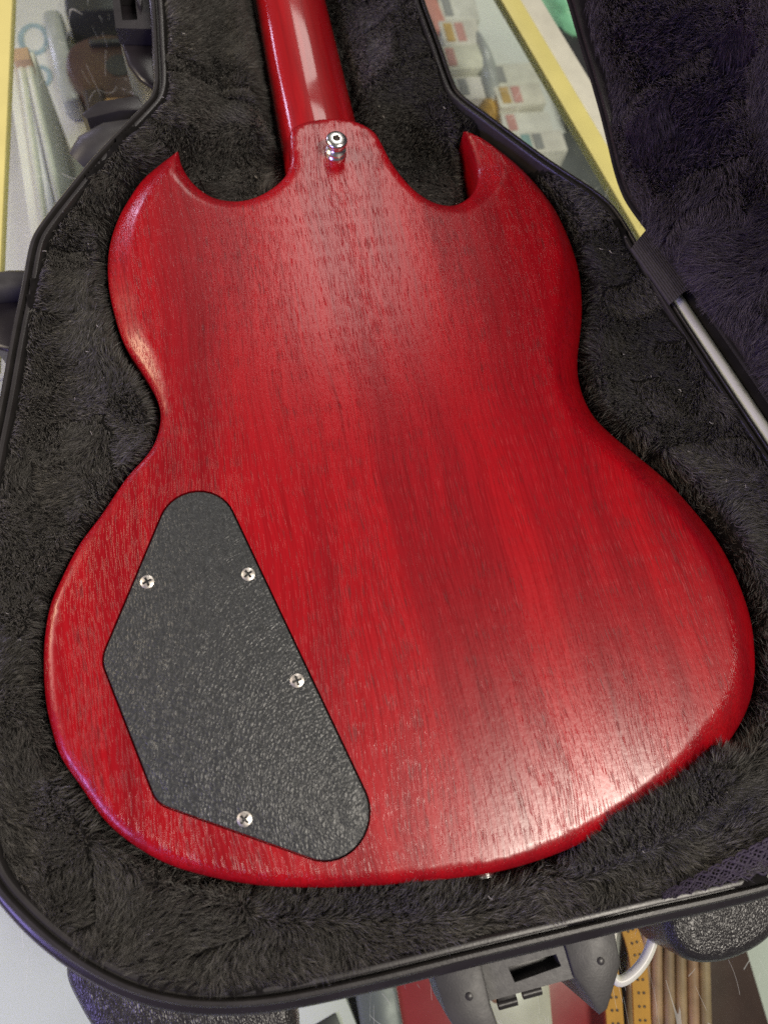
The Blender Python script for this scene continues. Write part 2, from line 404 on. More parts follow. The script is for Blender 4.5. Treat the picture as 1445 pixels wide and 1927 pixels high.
BEV = {0:(6,3.5),2:(11,5.5),5:(14,6.5),8:(13,6.5),10:(10,5),11.5:(5,2.5),14:(4,2),20:(4,2.5),26:(5,3),31:(4,3),35:(4,3),37:(6,4),39:(10,6),42:(18,12),46:(21,15),50:(21,15),54:(21,14.5),58:(21,14),62:(18,12),65:(7,5),68:(6,4.5),70:(5,3),71:(8,4),73:(15,6.5),75:(11,5),77:(6,3.5),79:(4,2),81:(2,1),84:(1.2,0.8),88:(2,1),90:(4,2),92:(6,2.5),95:(7,3),97:(7,3),99:(6,3)}
a1, i1 = catmull(BODY[0:71], 1.6); a2, i2 = catmull(BODY[70:] + [BODY[0]], 1.6)
BO = np.vstack([a1[:-1], a2[:-1]]) * MM; BI = np.r_[i1[:-1], i2[:-1] + 70]
ks = sorted(BEV); BW = np.interp(BI, ks, [BEV[k][0] for k in ks]) * MM; BD = np.interp(BI, ks, [BEV[k][1] for k in ks]) * MM; BP = np.interp(BI, [0, 36, 42, 60, 64, 70, 99], [0.92, 1.1, 1.35, 1.35, 1.15, 0.92, 0.92])
RIM_IN = [(-82.5,502.5),(-84.6,470),(-86.5,443.1),(-89.2,431.7),(-92.8,425.4),(-108.8,407.1),(-124.8,388.8),(-141,367.4),(-156.2,346.1),(-160.2,337.8),(-165.5,313),(-171.3,287.6),(-179,250),(-186.7,214),(-193,165),(-197.5,110),(-197,70),(-193.3,45.7),(-183.4,30.0),(-167.2,12.2),(-149.0,-2.2),(-130.3,-11.6),(-111.0,-17.0),(-91.2,-19.8),(-55.3,-21.3),(-12.7,-21.8),(27.0,-22.5),(68.0,-23.4),(105,-24.5),(128,-24),(150,-18),(172,-4),(190,18),(201,48),(205,85),(203.5,115),(193.5,161.5),(180.5,209),(167.6,257.6),(158,298),(151.6,325.5),(144.5,337.3),(131,352),(118.8,365.5),(90.4,400.8),(80,414),(75.8,423.8),(73.4,460),(71,494.8),(70,560),(70,660),(66,752),(50,764),(-60,764),(-76,752),(-80,660),(-81,560)]
ri, _ = catmull(RIM_IN, 3.0, closed=True); RI = smooth_closed(ri, 1) * MM
if (RI[:, 0] * np.roll(RI[:, 1], -1) - RI[:, 1] * np.roll(RI[:, 0], -1)).sum() < 0: RI = RI[::-1].copy()

# ------------------------------------------------------------------ guitar
guitar = tag(empty('electric_guitar', (0, 0, G - 0.036)), 'cherry red double-cutaway electric guitar lying face down in the open case', 'guitar')
guitar_M = Matrix.Translation((0, 0, G))          # parts are modelled with z = 0 on the flat of the back
def gpart(o):                                       # keep world place while the thing's origin is at its base
    o.matrix_parent_inverse = Matrix.Translation((0, 0, -(G - 0.036))); return o

def fillet_loop(lines, n=14):
    """closed loop from straight runs [(p,q),...] joined by circular-like arcs"""
    out = []
    m = len(lines)
    for i in range(m):
        p, q = np.array(lines[i][0], float), np.array(lines[i][1], float); r, s = np.array(lines[(i + 1) % m][0], float), np.array(lines[(i + 1) % m][1], float)
        d1 = q - p; d2 = s - r
        k = np.linalg.solve(np.c_[d1, -d2], r - p); c = p + d1 * k[0]
        w = max(0.2, math.sin(0.5 * math.acos(np.clip(np.dot(-(d1), d2) / np.linalg.norm(d1) / np.linalg.norm(d2), -1, 1))))
        steps = max(2, int(np.linalg.norm(d1) / 6))
        for j in range(steps): out.append(p + d1 * j / steps)
        for j in range(n):
            t = j / n; B0, B1, B2 = (1 - t) ** 2, 2 * t * (1 - t) * w, t * t
            out.append((B0 * q + B1 * c + B2 * r) / (B0 + B1 + B2))
    return np.array(out)
CV = fillet_loop([((-84.9,179.1),(-46.0,43.6)), ((-72.8,22.2),(-128.2,54.0)), ((-133.7,61.3),(-148.4,115.3)), ((-147.2,124.7),(-117.3,181.9))]) * MM
CVN = normals_closed(CV)
POCKET = CV + CVN * 0.0007

# body: flat back with bevels cut into its edge
step = 0.0026
gx, gy = np.meshgrid(np.arange(-0.18, 0.17, step), np.arange(-0.004, 0.415, step))
gx = gx + (np.arange(gx.shape[0])[:, None] % 2) * step / 2
grid = np.c_[gx.ravel(), gy.ravel()] + RNG.uniform(-1, 1, (gx.size, 2)) * step * 0.12
rings = []
BN = normals_closed(BO)
for d in (0.0005, 0.0012, 0.0024): rings.append((BO - BN * d)[:: (1 if d < 0.001 else 2)])
rings.append((POCKET + normals_closed(POCKET) * 0.0012))
ring_pts = np.vstack(rings)
def bd(P): return seg_dist(P, BO)
ok = inside(ring_pts, BO); db = bd(ring_pts); ok &= db > 0.0004
ring_pts = ring_pts[ok]
gi = inside(grid, BO); grid = grid[gi]; gd = bd(grid); grid = grid[(gd > 0.0034)]
pk = inside(grid, POCKET); pd = seg_dist(grid, POCKET); grid = grid[(~pk) & (pd > 0.002)]
pts = np.vstack([BO, POCKET, ring_pts, grid]); nb, npk = len(BO), len(POCKET)
edges = [(i, (i + 1) % nb) for i in range(nb)] + [(nb + i, nb + (i + 1) % npk) for i in range(npk)]
vv, _, ff, *_ = delaunay_2d_cdt([Vector(p) for p in pts], edges, [], 0, 1e-7)
vv = np.array([tuple(p) for p in vv]); ff = np.array([list(f) for f in ff if len(f) == 3])
cen = vv[ff].mean(1); keep = inside(cen, BO) & ~inside(cen, POCKET); ff = ff[keep]
def body_z(P):
    out = np.zeros(len(P))
    for i in range(0, len(P), 1500):
        p = P[i:i + 1500]
        d = np.sqrt(((p[:, None, :] - BO[None]) ** 2).sum(2))
        u = np.clip(1 - d / BW, 0, 1)
        drop = (BD * u ** BP).max(1)      # bevel eased at its inner line
        e = np.clip(1 - d.min(1) / 0.0022, 0, 1); drop += 0.0020 * (1 - np.sqrt(np.clip(1 - e * e, 0, 1)))
        out[i:i + 1500] = -drop
    return out
zz = body_z(vv)
hole = np.zeros(len(vv), bool)
V = [(x, y, z) for (x, y), z in zip(vv, zz)]; F = [tuple(f) for f in ff]
# side wall and front face
base0 = len(V); wallz = (-0.020, -0.033, -0.0355)
outl = list(range(nb))
prev = outl
for k, wz in enumerate(wallz):
    ins = 0.0 if k < 2 else 0.0025
    cur = list(range(len(V), len(V) + nb)); V += [(x - n[0] * ins, y - n[1] * ins, wz) for (x, y), n in zip(BO, BN)]
    F += [(prev[i], prev[(i + 1) % nb], cur[(i + 1) % nb], cur[i]) for i in range(nb)]
    prev = cur
F.append(tuple(reversed(prev)))
# routed pocket for the cover
pki = list(range(nb, nb + npk)); cur = list(range(len(V), len(V) + npk)); V += [(x, y, -0.0042) for x, y in POCKET]
F += [(pki[i], pki[(i + 1) % npk], cur[(i + 1) % npk], cur[i]) for i in range(npk)]
F.append(tuple(cur))
bm = bmesh.new(); bv = [bm.verts.new(v) for v in V]
for f in F:
    try: bm.faces.new([bv[i] for i in f])
    except ValueError: pass
bmesh.ops.delete(bm, geom=[v for v in bm.verts if not v.link_faces], context='VERTS')
body = gpart(bm_obj('body', bm, M_WOOD, guitar, True, guitar_M, 50))

# control cover, a textured plate sunk flush in the pocket
bm = bmesh.new(); n = len(CV); loops = []
for off, z in ((0, -0.0030), (0, -0.0005), (-0.0003, -0.0001), (-0.0009, 0.0)):
    loops.append([bm.verts.new((x + nx * off, y + ny * off, z)) for (x, y), (nx, ny) in zip(CV, CVN)])
for a, b in zip(loops, loops[1:]):
    for i in range(n): bm.faces.new((a[i], a[(i + 1) % n], b[(i + 1) % n], b[i]))
bm.faces.new(loops[-1]); bm.faces.new(list(reversed(loops[0])))
cover = gpart(bm_obj('control_cover', bm, M_COVER, guitar, True, guitar_M, 35))
cover['label'] = 'black leather-grained plastic control cover'

def screw_mesh():
    bm = bmesh.new(); R = 0.0031; nr, ns = 14, 72; rows = []
    cvt = bm.verts.new((0, 0, -0.0006))
    for i in range(1, nr + 1):
        r = R * i / nr; row = []
        for k in range(ns):
            w = 2 * math.pi * k / ns; x, y = r * math.cos(w), r * math.sin(w)
            z = 0.00055 * (1 - (r / R) ** 2)
            arm = min(abs(x), abs(y)); ext = max(abs(x), abs(y))
            if arm < 0.00042 and ext < 0.0021: z -= 0.0011 * (1 - 0.4 * ext / 0.0019)
            row.append(bm.verts.new((x, y, z)))
        rows.append(row)
    low = [bm.verts.new((v.co.x * 1.02, v.co.y * 1.02, -0.0006)) for v in rows[-1]]; rows.append(low)
    for k in range(ns): bm.faces.new((cvt, rows[0][k], rows[0][(k + 1) % ns]))
    for a, b in zip(rows, rows[1:]):
        for k in range(ns): bm.faces.new((a[k], b[k], b[(k + 1) % ns], a[(k + 1) % ns]))
    me = bpy.data.meshes.new('screw'); bmesh.ops.recalc_face_normals(bm, faces=bm.faces); bm.to_mesh(me); bm.free()
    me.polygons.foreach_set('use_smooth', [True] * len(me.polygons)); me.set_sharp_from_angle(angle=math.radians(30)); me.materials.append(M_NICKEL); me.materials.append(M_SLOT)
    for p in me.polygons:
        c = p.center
        if min(abs(c.x), abs(c.y)) < 0.00050 and max(abs(c.x), abs(c.y)) < 0.0022: p.material_index = 1  # cross faces take the painted slot shade
    return me
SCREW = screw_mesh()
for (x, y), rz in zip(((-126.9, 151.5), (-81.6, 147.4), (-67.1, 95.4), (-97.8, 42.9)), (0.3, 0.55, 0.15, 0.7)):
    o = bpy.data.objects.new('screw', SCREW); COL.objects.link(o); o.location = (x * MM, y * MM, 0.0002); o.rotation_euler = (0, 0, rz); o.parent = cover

# neck: rounded back over a fingerboard, running under the heel tongue
def neck_mesh():
    ys = list(np.arange(0.340, 0.420, 0.008)) + list(np.arange(0.420, 0.760, 0.012)); xs = np.linspace(-1, 1, 41)
    V = []; F = []
    for y in ys:
        hw = 0.0262 - (y - 0.40) * 0.0150
        top = -0.0165 - 0.003 * sstep(0.415, 0.47, np.array(y)) - 0.004 * sstep(0.45, 0.75, np.array(y))
        bot = -0.037
        for u in xs:
            p = 2.35
            z = bot + (top - bot) * (1 - abs(u) ** p) ** (1 / p)
            V.append((u * hw, y, float(z)))
    n = len(xs)
    for i in range(len(ys) - 1):
        for k in range(n - 1): F.append((i * n + k, i * n + k + 1, (i + 1) * n + k + 1, (i + 1) * n + k))
        F.append((i * n + n - 1, i * n, (i + 1) * n, (i + 1) * n + n - 1))
    F.append(tuple(range(n))); F.append(tuple(range((len(ys) - 1) * n, len(ys) * n)))
    return V, F
V, F = neck_mesh(); neck = gpart(mesh('neck', V, F, M_NECK, guitar, True, guitar_M))
bm = bmesh.new()
vs = [bm.verts.new(v) for v in ((-0.0268, 0.345, -0.0372), (0.0268, 0.345, -0.0372), (0.0212, 0.76, -0.0372), (-0.0212, 0.76, -0.0372), (-0.0268, 0.345, -0.043), (0.0268, 0.345, -0.043), (0.0212, 0.76, -0.043), (-0.0212, 0.76, -0.043))]
for f in ((0, 1, 2, 3), (7, 6, 5, 4), (0, 4, 5, 1), (1, 5, 6, 2), (2, 6, 7, 3), (3, 7, 4, 0)): bm.faces.new([vs[i] for i in f])
gpart(bm_obj('fingerboard', bm, M_ROSE, guitar, False, guitar_M))
# strap buttons
BUT = [(0.0064, 0), (0.0066, 0.0008), (0.0062, 0.0018), (0.0056, 0.0026), (0.0060, 0.0034), (0.0061, 0.0046), (0.0052, 0.0056), (0.0043, 0.0066), (0.0042, 0.0080), (0.0046, 0.0090), (0.0060, 0.0102), (0.0065, 0.0112), (0.0064, 0.0124), (0.0056, 0.0134), (0.0044, 0.0139), (0.0024, 0.0140), (0.0021, 0.0137), (0.0020, 0.0120)]
def button(M):
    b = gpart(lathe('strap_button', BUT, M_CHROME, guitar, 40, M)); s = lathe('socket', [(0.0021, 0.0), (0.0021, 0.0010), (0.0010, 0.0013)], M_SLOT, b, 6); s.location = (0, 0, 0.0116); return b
button(Matrix.Translation((0.0012, 0.3832, G - 0.0003)) @ Matrix.Diagonal((0.94, 0.94, 0.86, 1.0)))
b = button(Matrix.Translation((0.0015, 0.0008, G - 0.0165)) @ Matrix.Rotation(math.radians(90), 4, 'X') @ Matrix.Scale(0.85, 4))

# ------------------------------------------------------------------ guitar case
case = tag(empty('guitar_case', (0, 0, 0)), 'open black moulded guitar case with plush lining, lid swung up on its hinge', 'case')
RIMP = [(0.0, RIM - 0.030), (0.0, RIM - 0.0012), (0.0006, RIM - 0.0002), (0.0014, RIM), (0.0024, RIM - 0.0001), (0.0030, RIM - 0.0010), (0.0031, RIM - 0.0038), (0.0044, RIM - 0.0038), (0.0045, RIM - 0.0010), (0.0050, RIM - 0.0003), (0.0064, RIM - 0.0004), (0.0071, RIM - 0.0010), (0.0075, RIM - 0.0022), (0.0075, RIM - 0.0075)]
sweep('rim', RI, RIMP, M_RIM, case)
def bulge(A, o): return np.where(o > 0.0076, 0.0076 + (o - 0.0076) * (0.25 + 0.75 * sstep(0.09, 0.02, A[:, 1])), o)
SHP = [(0.0072, RIM - 0.0066), (0.0100, RIM - 0.0072), (0.0122, RIM - 0.0090), (0.0134, RIM - 0.0130), (0.0138, RIM - 0.022), (0.0138, 0.045), (0.0125, 0.025), (0.0090, 0.010), (0.0030, 0.0025), (-0.006, 0.0006)]
sweep('base_shell', RI, SHP, M_SMOOTH, case, cap=True, offf=bulge)

# hinge axis and the lid: the base outline mirrored about the hinge and swung up
HP = np.array([0.1605, 0.3310]); HD = np.array([0.268, -0.963]); HD /= np.linalg.norm(HD); HN = np.array([-HD[1], HD[0]])
def mirror(P):
    r = P - HP; return HP + np.outer(r @ HD, HD) - np.outer(r @ HN, HN)
LT = math.radians(180 - 94)
LIDM = Matrix.Translation((HP[0], HP[1], RIM)) @ Matrix.Rotation(LT, 4, Vector((HD[0], HD[1], 0))) @ Matrix.Translation((-HP[0], -HP[1], -RIM))
LI = mirror(RI)[::-1].copy()
SHL = [(0.0072, RIM - 0.0066), (0.0100, RIM - 0.0072), (0.0110, RIM - 0.012), (0.0110, RIM - 0.030), (0.008, RIM - 0.048), (-0.004, RIM - 0.056), (-0.02, RIM - 0.058)]
lid = sweep('lid', LI, SHL, M_SMOOTH, case, matrix=LIDM, cap=True)
lr = sweep('lid_rim', LI, [(o, z) for o, z in RIMP], M_RIM, lid)

# ------------------------------------------------------------------ plush lining
def make_plush(name, A, hfun, x0, x1, y0, y1, n_strand, mat, parent, matrix=None, root_ok=None, field=None, comb=None, lean0=0.75, length=0.0085, flow=(0.0, -1.0), seed=0, col=(0.040, 0.037, 0.034)):
    st = 0.0020
    xs = np.arange(x0, x1 + st, st); ys = np.arange(y0, y1 + st, st); XX, YY = np.meshgrid(xs, ys)
    P = np.c_[XX.ravel(), YY.ravel()]
    ins = inside(P, A); dR = seg_dist(P, A) * np.where(ins, 1, -1)
    H = hfun(P, dR).reshape(XX.shape); DR = dR.reshape(XX.shape)
    okv = (DR > -0.0035)
    # cloth surface
    idm = np.arange(XX.size).reshape(XX.shape)
    q = okv[:-1, :-1] & okv[1:, :-1] & okv[:-1, 1:] & okv[1:, 1:]
    f = np.stack([idm[:-1, :-1][q], idm[:-1, 1:][q], idm[1:, 1:][q], idm[1:, :-1][q]], 1)
    used = np.unique(f); remap = -np.ones(XX.size, int); remap[used] = np.arange(len(used))
    o = mesh(name, np.c_[P, H.ravel()][used], remap[f], M_FELT, parent, True, matrix)
    # pile
    HX = np.gradient(H, st, axis=1); HY = np.gradient(H, st, axis=0)
    def samp(Gd, p):
        u = np.clip((p[:, 0] - x0) / st, 0, len(xs) - 1.001); v = np.clip((p[:, 1] - y0) / st, 0, len(ys) - 1.001)
        i = u.astype(int); j = v.astype(int); a = u - i; b = v - j
        return (Gd[j, i] * (1 - a) + Gd[j, i + 1] * a) * (1 - b) + (Gd[j + 1, i] * (1 - a) + Gd[j + 1, i + 1] * a) * b
    rng = np.random.default_rng(seed + 3)
    p = np.c_[rng.uniform(x0, x1, n_strand), rng.uniform(y0, y1, n_strand)]
    k = samp(DR, p) > 0.0004
    FD = None if field is None else field(P).reshape(XX.shape)
    if root_ok is not None: k &= root_ok(p, None if FD is None else samp(FD, p))
    p = p[k]; n = len(p)
    z = samp(H, p); gxx = np.clip(samp(HX, p), -3, 3); gyy = np.clip(samp(HY, p), -3, 3)
    nor = np.c_[-gxx, -gyy, np.ones(n)]; nor /= np.linalg.norm(nor, axis=1)[:, None]
    # tufts: warped jittered cells
    cs = 0.0042
    wx = p[:, 0] + 0.004 * (vnoise(p[:, 0] * 160, p[:, 1] * 160, seed + 1) - 0.5) + 0.006 * (vnoise(p[:, 0] * 55, p[:, 1] * 55, seed + 2) - .5)
    wy = p[:, 1] + 0.004 * (vnoise(p[:, 0] * 160, p[:, 1] * 160, seed + 3) - 0.5) + 0.006 * (vnoise(p[:, 0] * 55, p[:, 1] * 55, seed + 4) - .5)
    ci = np.floor(wx / cs).astype(np.int64); cj = np.floor(wy / cs).astype(np.int64)
    def hsh(s):
        m = (ci * 73856093 ^ cj * 19349663 ^ (s * 83492791 + seed * 7919)) & 0x7fffffff
        m = ((m ^ (m >> 13)) * 1274126177) & 0x7fffffff; m = ((m ^ (m >> 15)) * 668265263) & 0x7fffffff
        return (m % 65521) / 65521.0
    ccx = (ci + 0.2 + 0.6 * hsh(1)) * cs - (wx - p[:, 0]); ccy = (cj + 0.2 + 0.6 * hsh(2)) * cs - (wy - p[:, 1])
    phi0 = math.atan2(flow[1], flow[0])
    phi = phi0 + 3.2 * (fbm(p[:, 0] * 14, p[:, 1] * 14, seed + 11) - 0.5) * 2 + 1.0 * (vnoise(p[:, 0] * 45, p[:, 1] * 45, seed + 12) - 0.5) + 0.35 * (hsh(3) - 0.5) + rng.normal(0, 0.22, n)
    c2 = 0.020; bi = np.floor((wx + 0.010 * (vnoise(p[:, 0] * 40, p[:, 1] * 40, seed + 41) - .5)) / c2).astype(np.int64); bj = np.floor((wy + 0.010 * (vnoise(p[:, 0] * 40, p[:, 1] * 40, seed + 42) - .5)) / c2).astype(np.int64)
    def hb(s_):
        m = (bi * 73856093 ^ bj * 19349663 ^ (s_ * 83492791 + seed * 104729)) & 0x7fffffff
        m = ((m ^ (m >> 13)) * 1274126177) & 0x7fffffff; m = ((m ^ (m >> 15)) * 668265263) & 0x7fffffff
        return (m % 65521) / 65521.0
    phi = phi + 1.5 * (hb(1) - 0.5); leanb = 0.9 * (hb(2) - 0.5)
    if comb is not None:
        tw, tphi = comb(p, samp(FD, p)); phi = phi * (1 - tw) + (tphi + 0.5 * (hsh(3) - 0.5) + rng.normal(0, 0.2, n)) * tw
    lean = lean0 + 1.6 * (fbm(p[:, 0] * 24, p[:, 1] * 24, seed + 13) - 0.5) + 0.15 * (hsh(4) - 0.5) + leanb + rng.normal(0, 0.14, n)
    L = length * (0.72 + 0.25 * hsh(5) + 0.3 * rng.random(n)) * (0.85 + 0.4 * (fbm(p[:, 0] * 20, p[:, 1] * 20, seed + 17) - .5))
    d1 = nor + np.c_[np.cos(phi), np.sin(phi), np.zeros(n)] * (lean * 0.75)[:, None]; d1 /= np.linalg.norm(d1, axis=1)[:, None]
    d2 = nor * 0.75 + np.c_[np.cos(phi), np.sin(phi), np.zeros(n)] * (lean * 1.5 + 0.12)[:, None]; d2 /= np.linalg.norm(d2, axis=1)[:, None]
    r0 = np.c_[p, z - 0.0004]
    cl = np.c_[ccx - p[:, 0], ccy - p[:, 1], np.zeros(n)]
    mid = r0 + d1 * (L * 0.52)[:, None] + cl * 0.06
    tip = mid + d2 * (L * 0.50)[:, None] + cl * 0.09 + rng.normal(0, 0.0004, (n, 3))
    w = 0.00014 * (0.7 + 0.7 * rng.random(n))
    an = rng.uniform(0, math.pi, n)
    sd = np.c_[np.cos(an), np.sin(an), np.zeros(n)]
    sd = np.cross(d2, sd); sd /= np.linalg.norm(sd, axis=1)[:, None] + 1e-9
    VV = np.empty((n, 5, 3)); VV[:, 0] = r0 - sd * w[:, None]; VV[:, 1] = r0 + sd * w[:, None]
    VV[:, 2] = mid - sd * (w * 0.95)[:, None]; VV[:, 3] = mid + sd * (w * 0.95)[:, None]; VV[:, 4] = tip
    b = (np.arange(n) * 5)[:, None]
    T = np.concatenate([b + np.array([0, 1, 3]), b + np.array([0, 3, 2]), b + np.array([2, 3, 4])], 1).reshape(-1, 3)
    me = bpy.data.meshes.new(name + '_pile'); nt = len(T)
    me.vertices.add(n * 5); me.vertices.foreach_set('co', VV.reshape(-1).astype(np.float32))
    me.loops.add(nt * 3); me.loops.foreach_set('vertex_index', T.reshape(-1).astype(np.int32))
    me.polygons.add(nt); me.polygons.foreach_set('loop_start', (np.arange(nt) * 3).astype(np.int32))
    me.update(calc_edges=True)
    me.polygons.foreach_set('use_smooth', np.ones(nt, bool))
    at = me.attributes.new('fibre_tint', 'FLOAT_COLOR', 'POINT')
    br = (0.55 + 0.9 * rng.random(n) ** 1.3) * (0.92 + 0.16 * hsh(6))
    cc = np.ones((n, 5, 4), np.float32); cc[:, :, :3] = (np.array(col)[None] * br[:, None])[:, None, :]
    at.data.foreach_set('color', cc.reshape(-1))
    me.materials.append(mat); me.update()
    po = bpy.data.objects.new(name + '_pile', me); COL.objects.link(po); po.parent = parent; po['kind'] = 'stuff'
    if matrix is not None: po.matrix_world = matrix
    return o, po

BOc = BO[::2]
def gsd(P):
    d = seg_dist(P, BOc); return np.where(inside(P, BOc), -d, d)
def base_h(P, dR):
    x, y = P[:, 0], P[:, 1]; dG = gsd(P)
    z = G - 0.0075 + 0.009 * (fbm(x * 20, y * 20, 3) - 0.5) + 0.003 * (vnoise(x * 60, y * 60, 8) - 0.5)
    z += 0.0078 * np.exp(-np.clip(dR, 0, 1) / 0.012)
    z -= 0.012 * sstep(0.38, 0.44, y) * sstep(0.010, 0.035, dR)
    # the well that holds the body
    t1 = sstep(-0.120, -0.080, x) * sstep(0.000, -0.012, x); t2 = sstep(0.028, 0.064, x) * sstep(0.138, 0.118, x)
    dG = dG + (0.0070 * t2 + 0.0028 * sstep(-0.055, -0.035, x) * sstep(-0.004, -0.014, x)) * (y < 0.06)
    lip = sstep(0.0075, 0.0, dG); z = z * (1 - lip) + (G - 0.043) * lip
    # hollow between the horns and the neck channel
    wh = sstep(0.425, 0.398, y) * sstep(0.098, 0.084, np.abs(x)) * sstep(0.33, 0.345, y)
    z = z - 0.018 * wh * (dG > -0.001) * sstep(0.010, 0.024, dR)
    ch = sstep(0.040, 0.026, np.abs(x)) * sstep(0.36, 0.39, y); z = z * (1 - ch) + (G - 0.044) * ch
    # seams glued across the neck end
    z -= 0.006 * np.exp(-((y - 0.452 - 0.006 * (vnoise(x * 40, y * 0, 5) - .5)) / 0.0022) ** 2) * (np.abs(x) > 0.03)
    z -= 0.005 * np.exp(-((np.abs(x) - 0.061 - 0.05 * (y - 0.46)) / 0.0016) ** 2) * sstep(0.450, 0.456, y)
    # padding that swells over the tail edge of the body
    rag = 0.004 * (vnoise(x * 90, y * 90, 31) - 0.5)
    hump = G + 0.0026 + rag - np.clip(np.abs(dG - 0.0085) - 0.0065, 0, 1) * 1.3
    z = np.where((y < 0.06) & (dG > 0), np.maximum(z, z * (1 - t2) + np.maximum(z, hump) * t2), z)
    hump1 = G - 0.0060 + rag - np.clip(np.abs(dG - 0.008) - 0.006, 0, 1) * 1.1
    z = np.where((y < 0.06) & (dG > 0), np.maximum(z, z * (1 - t1) + np.maximum(z, hump1) * t1), z)
    return z
def base_ok(P, d):
    x = P[:, 0]; t2 = sstep(0.028, 0.064, x) * sstep(0.138, 0.118, x)
    return (d > 0.0004 - (0.0064 * t2 + 0.0024 * sstep(-0.055, -0.035, x) * sstep(-0.004, -0.014, x)) * (P[:, 1] < 0.06)) & (P[:, 1] < 0.57)
def base_comb(P, d):
    x, y = P[:, 0], P[:, 1]
    t1 = sstep(-0.120, -0.080, x) * sstep(0.000, -0.012, x); t2 = sstep(0.028, 0.045, x) * sstep(0.135, 0.112, x)
    return np.clip(t1 * 0.8 + t2, 0, 1) * sstep(0.017, 0.009, d) * (y < 0.06), np.where(t2 > 0.01, math.radians(112), math.radians(82))
liner, pile = make_plush('plush_lining', RI, base_h, -0.21, 0.215, -0.032, 0.60, 900000, M_PILE, case, None, base_ok, gsd, base_comb, 0.80, 0.0068, (0.2, -1.0), 1, (0.142, 0.135, 0.127))
def lid_h(P, dR):
    x, y = P[:, 0], P[:, 1]
    return RIM - 0.0055 - 0.036 * sstep(0.008, 0.060, dR) + 0.016 * (fbm(x * 15, y * 15, 23) - 0.5) + 0.004 * (vnoise(x * 60, y * 60, 28) - 0.5)
def lid_ok(P, d):
    r = P - HP; return (r @ HN < 0.24) & (r @ HD < 0.26)
ll, lp = make_plush('lid_lining', LI, lid_h, 0.09, 0.49, 0.03, 0.62, 900000, M_PILE_LID, lid, None, lid_ok, None, None, 0.85, 0.010, (0.3, -1.0), 2, (0.140, 0.125, 0.142))  # fibre colour also carries some of the violet light

# lint caught in the plush
bm = bmesh.new(); lr_ = np.random.default_rng(12)
LPTS = np.c_[lr_.uniform(-0.19, 0.19, 900), lr_.uniform(-0.02, 0.5, 900)]
LPTS = LPTS[inside(LPTS, RI) & (gsd(LPTS) > 0.006)][:70]
LZ = base_h(LPTS, seg_dist(LPTS, RI)) + 0.0052
for (x, y), z in zip(LPTS, LZ):
    a = lr_.uniform(0, 6.28); L_ = lr_.uniform(0.0005, 0.0026); w = 0.00012; c1 = lr_.uniform(-1.2, 1.2); pv = None
    for k in range(5):
        px, py = x + L_ * k / 4 * math.cos(a + c1 * k / 4), y + L_ * k / 4 * math.sin(a + c1 * k / 4)
        cur = (bm.verts.new((px, py, z)), bm.verts.new((px + w, py + w, z + w)))
        if pv: bm.faces.new((pv[0], cur[0], cur[1], pv[1]))
        pv = cur
lint = bm_obj('lint', bm, simple('pale_lint', (0.6, 0.57, 0.52), 0.8), case); lint['kind'] = 'stuff'

# ------------------------------------------------------------------ case fittings
def hpt(al, pe, z): q = HP + HD * al + HN * pe; return (q[0], q[1], z)
# metal hinge strip between base and lid, and its black leaf
def hinge_bar(name, prof, mat):
    bm = bmesh.new(); secs = []
    for al in np.linspace(0.050, 0.330, 30): secs.append([bm.verts.new(hpt(al, pe, z)) for pe, z in prof])
    for a, b in zip(secs, secs[1:]):
        for i in range(len(a) - 1): bm.faces.new((a[i], a[i + 1], b[i + 1], b[i]))
    bm.faces.new(secs[0]); bm.faces.new(secs[-1])
    return bm_obj(name, bm, mat, case, True, None, 40)
hinge_bar('hinge_strip', ((-0.0060, RIM - 0.0060), (-0.0058, RIM - 0.0022), (-0.0046, RIM - 0.0008), (-0.0022, RIM), (0.0010, RIM - 0.0008), (0.0022, RIM - 0.0022), (0.0024, RIM - 0.0060)), M_ALU)['label'] = 'pale metal hinge strip'
hinge_bar('hinge_leaf', ((0.0026, RIM - 0.0060), (0.0027, RIM - 0.0016), (0.0100, RIM - 0.0006), (0.0130, RIM - 0.0050)), M_RIM)
# ribbed elastic band bridging the hinge
q = np.array([(156.9, 299.0), (173.9, 313.7), (188.0, 272.2), (168.6, 260.5)]) * MM
bm = bmesh.new(); nu, nv = 24, 112; rows = [[], []]
for s, th in ((0, 0.0), (1, -0.0012)):
    for i in range(nu + 1):
        u = i / nu; row = []
        for j in range(nv + 1):
            v = j / nv
            a = q[0] * (1 - v) + q[1] * v; b_ = q[3] * (1 - v) + q[2] * v
            c = a * (1 - u) + b_ * u
            zz_ = RIM + 0.0016 + 0.0012 * math.sin(math.pi * v) + 0.0035 * max(0, (v - 0.72) / 0.28) ** 1.5 + th
            if s == 0: zz_ += 0.00038 * abs(math.sin(14 * math.pi * v)) + 0.0001 * math.sin(u * 90)
            row.append(bm.verts.new((c[0], c[1], zz_)))
        rows[s].append(row)
for s in (0, 1):
    for i in range(nu):
        for j in range(nv): bm.faces.new((rows[s][i][j], rows[s][i + 1][j], rows[s][i + 1][j + 1], rows[s][i][j + 1]))
for i in range(nu):
    for j in (0, nv): bm.faces.new((rows[0][i][j], rows[0][i + 1][j], rows[1][i + 1][j], rows[1][i][j]))
for j in range(nv):
    for i in (0, nu): bm.faces.new((rows[0][i][j], rows[0][i][j + 1], rows[1][i][j + 1], rows[1][i][j]))
bm_obj('elastic_band', bm, M_ELASTIC, case, True, None, 45)['label'] = 'dark ribbed elastic band across the hinge'
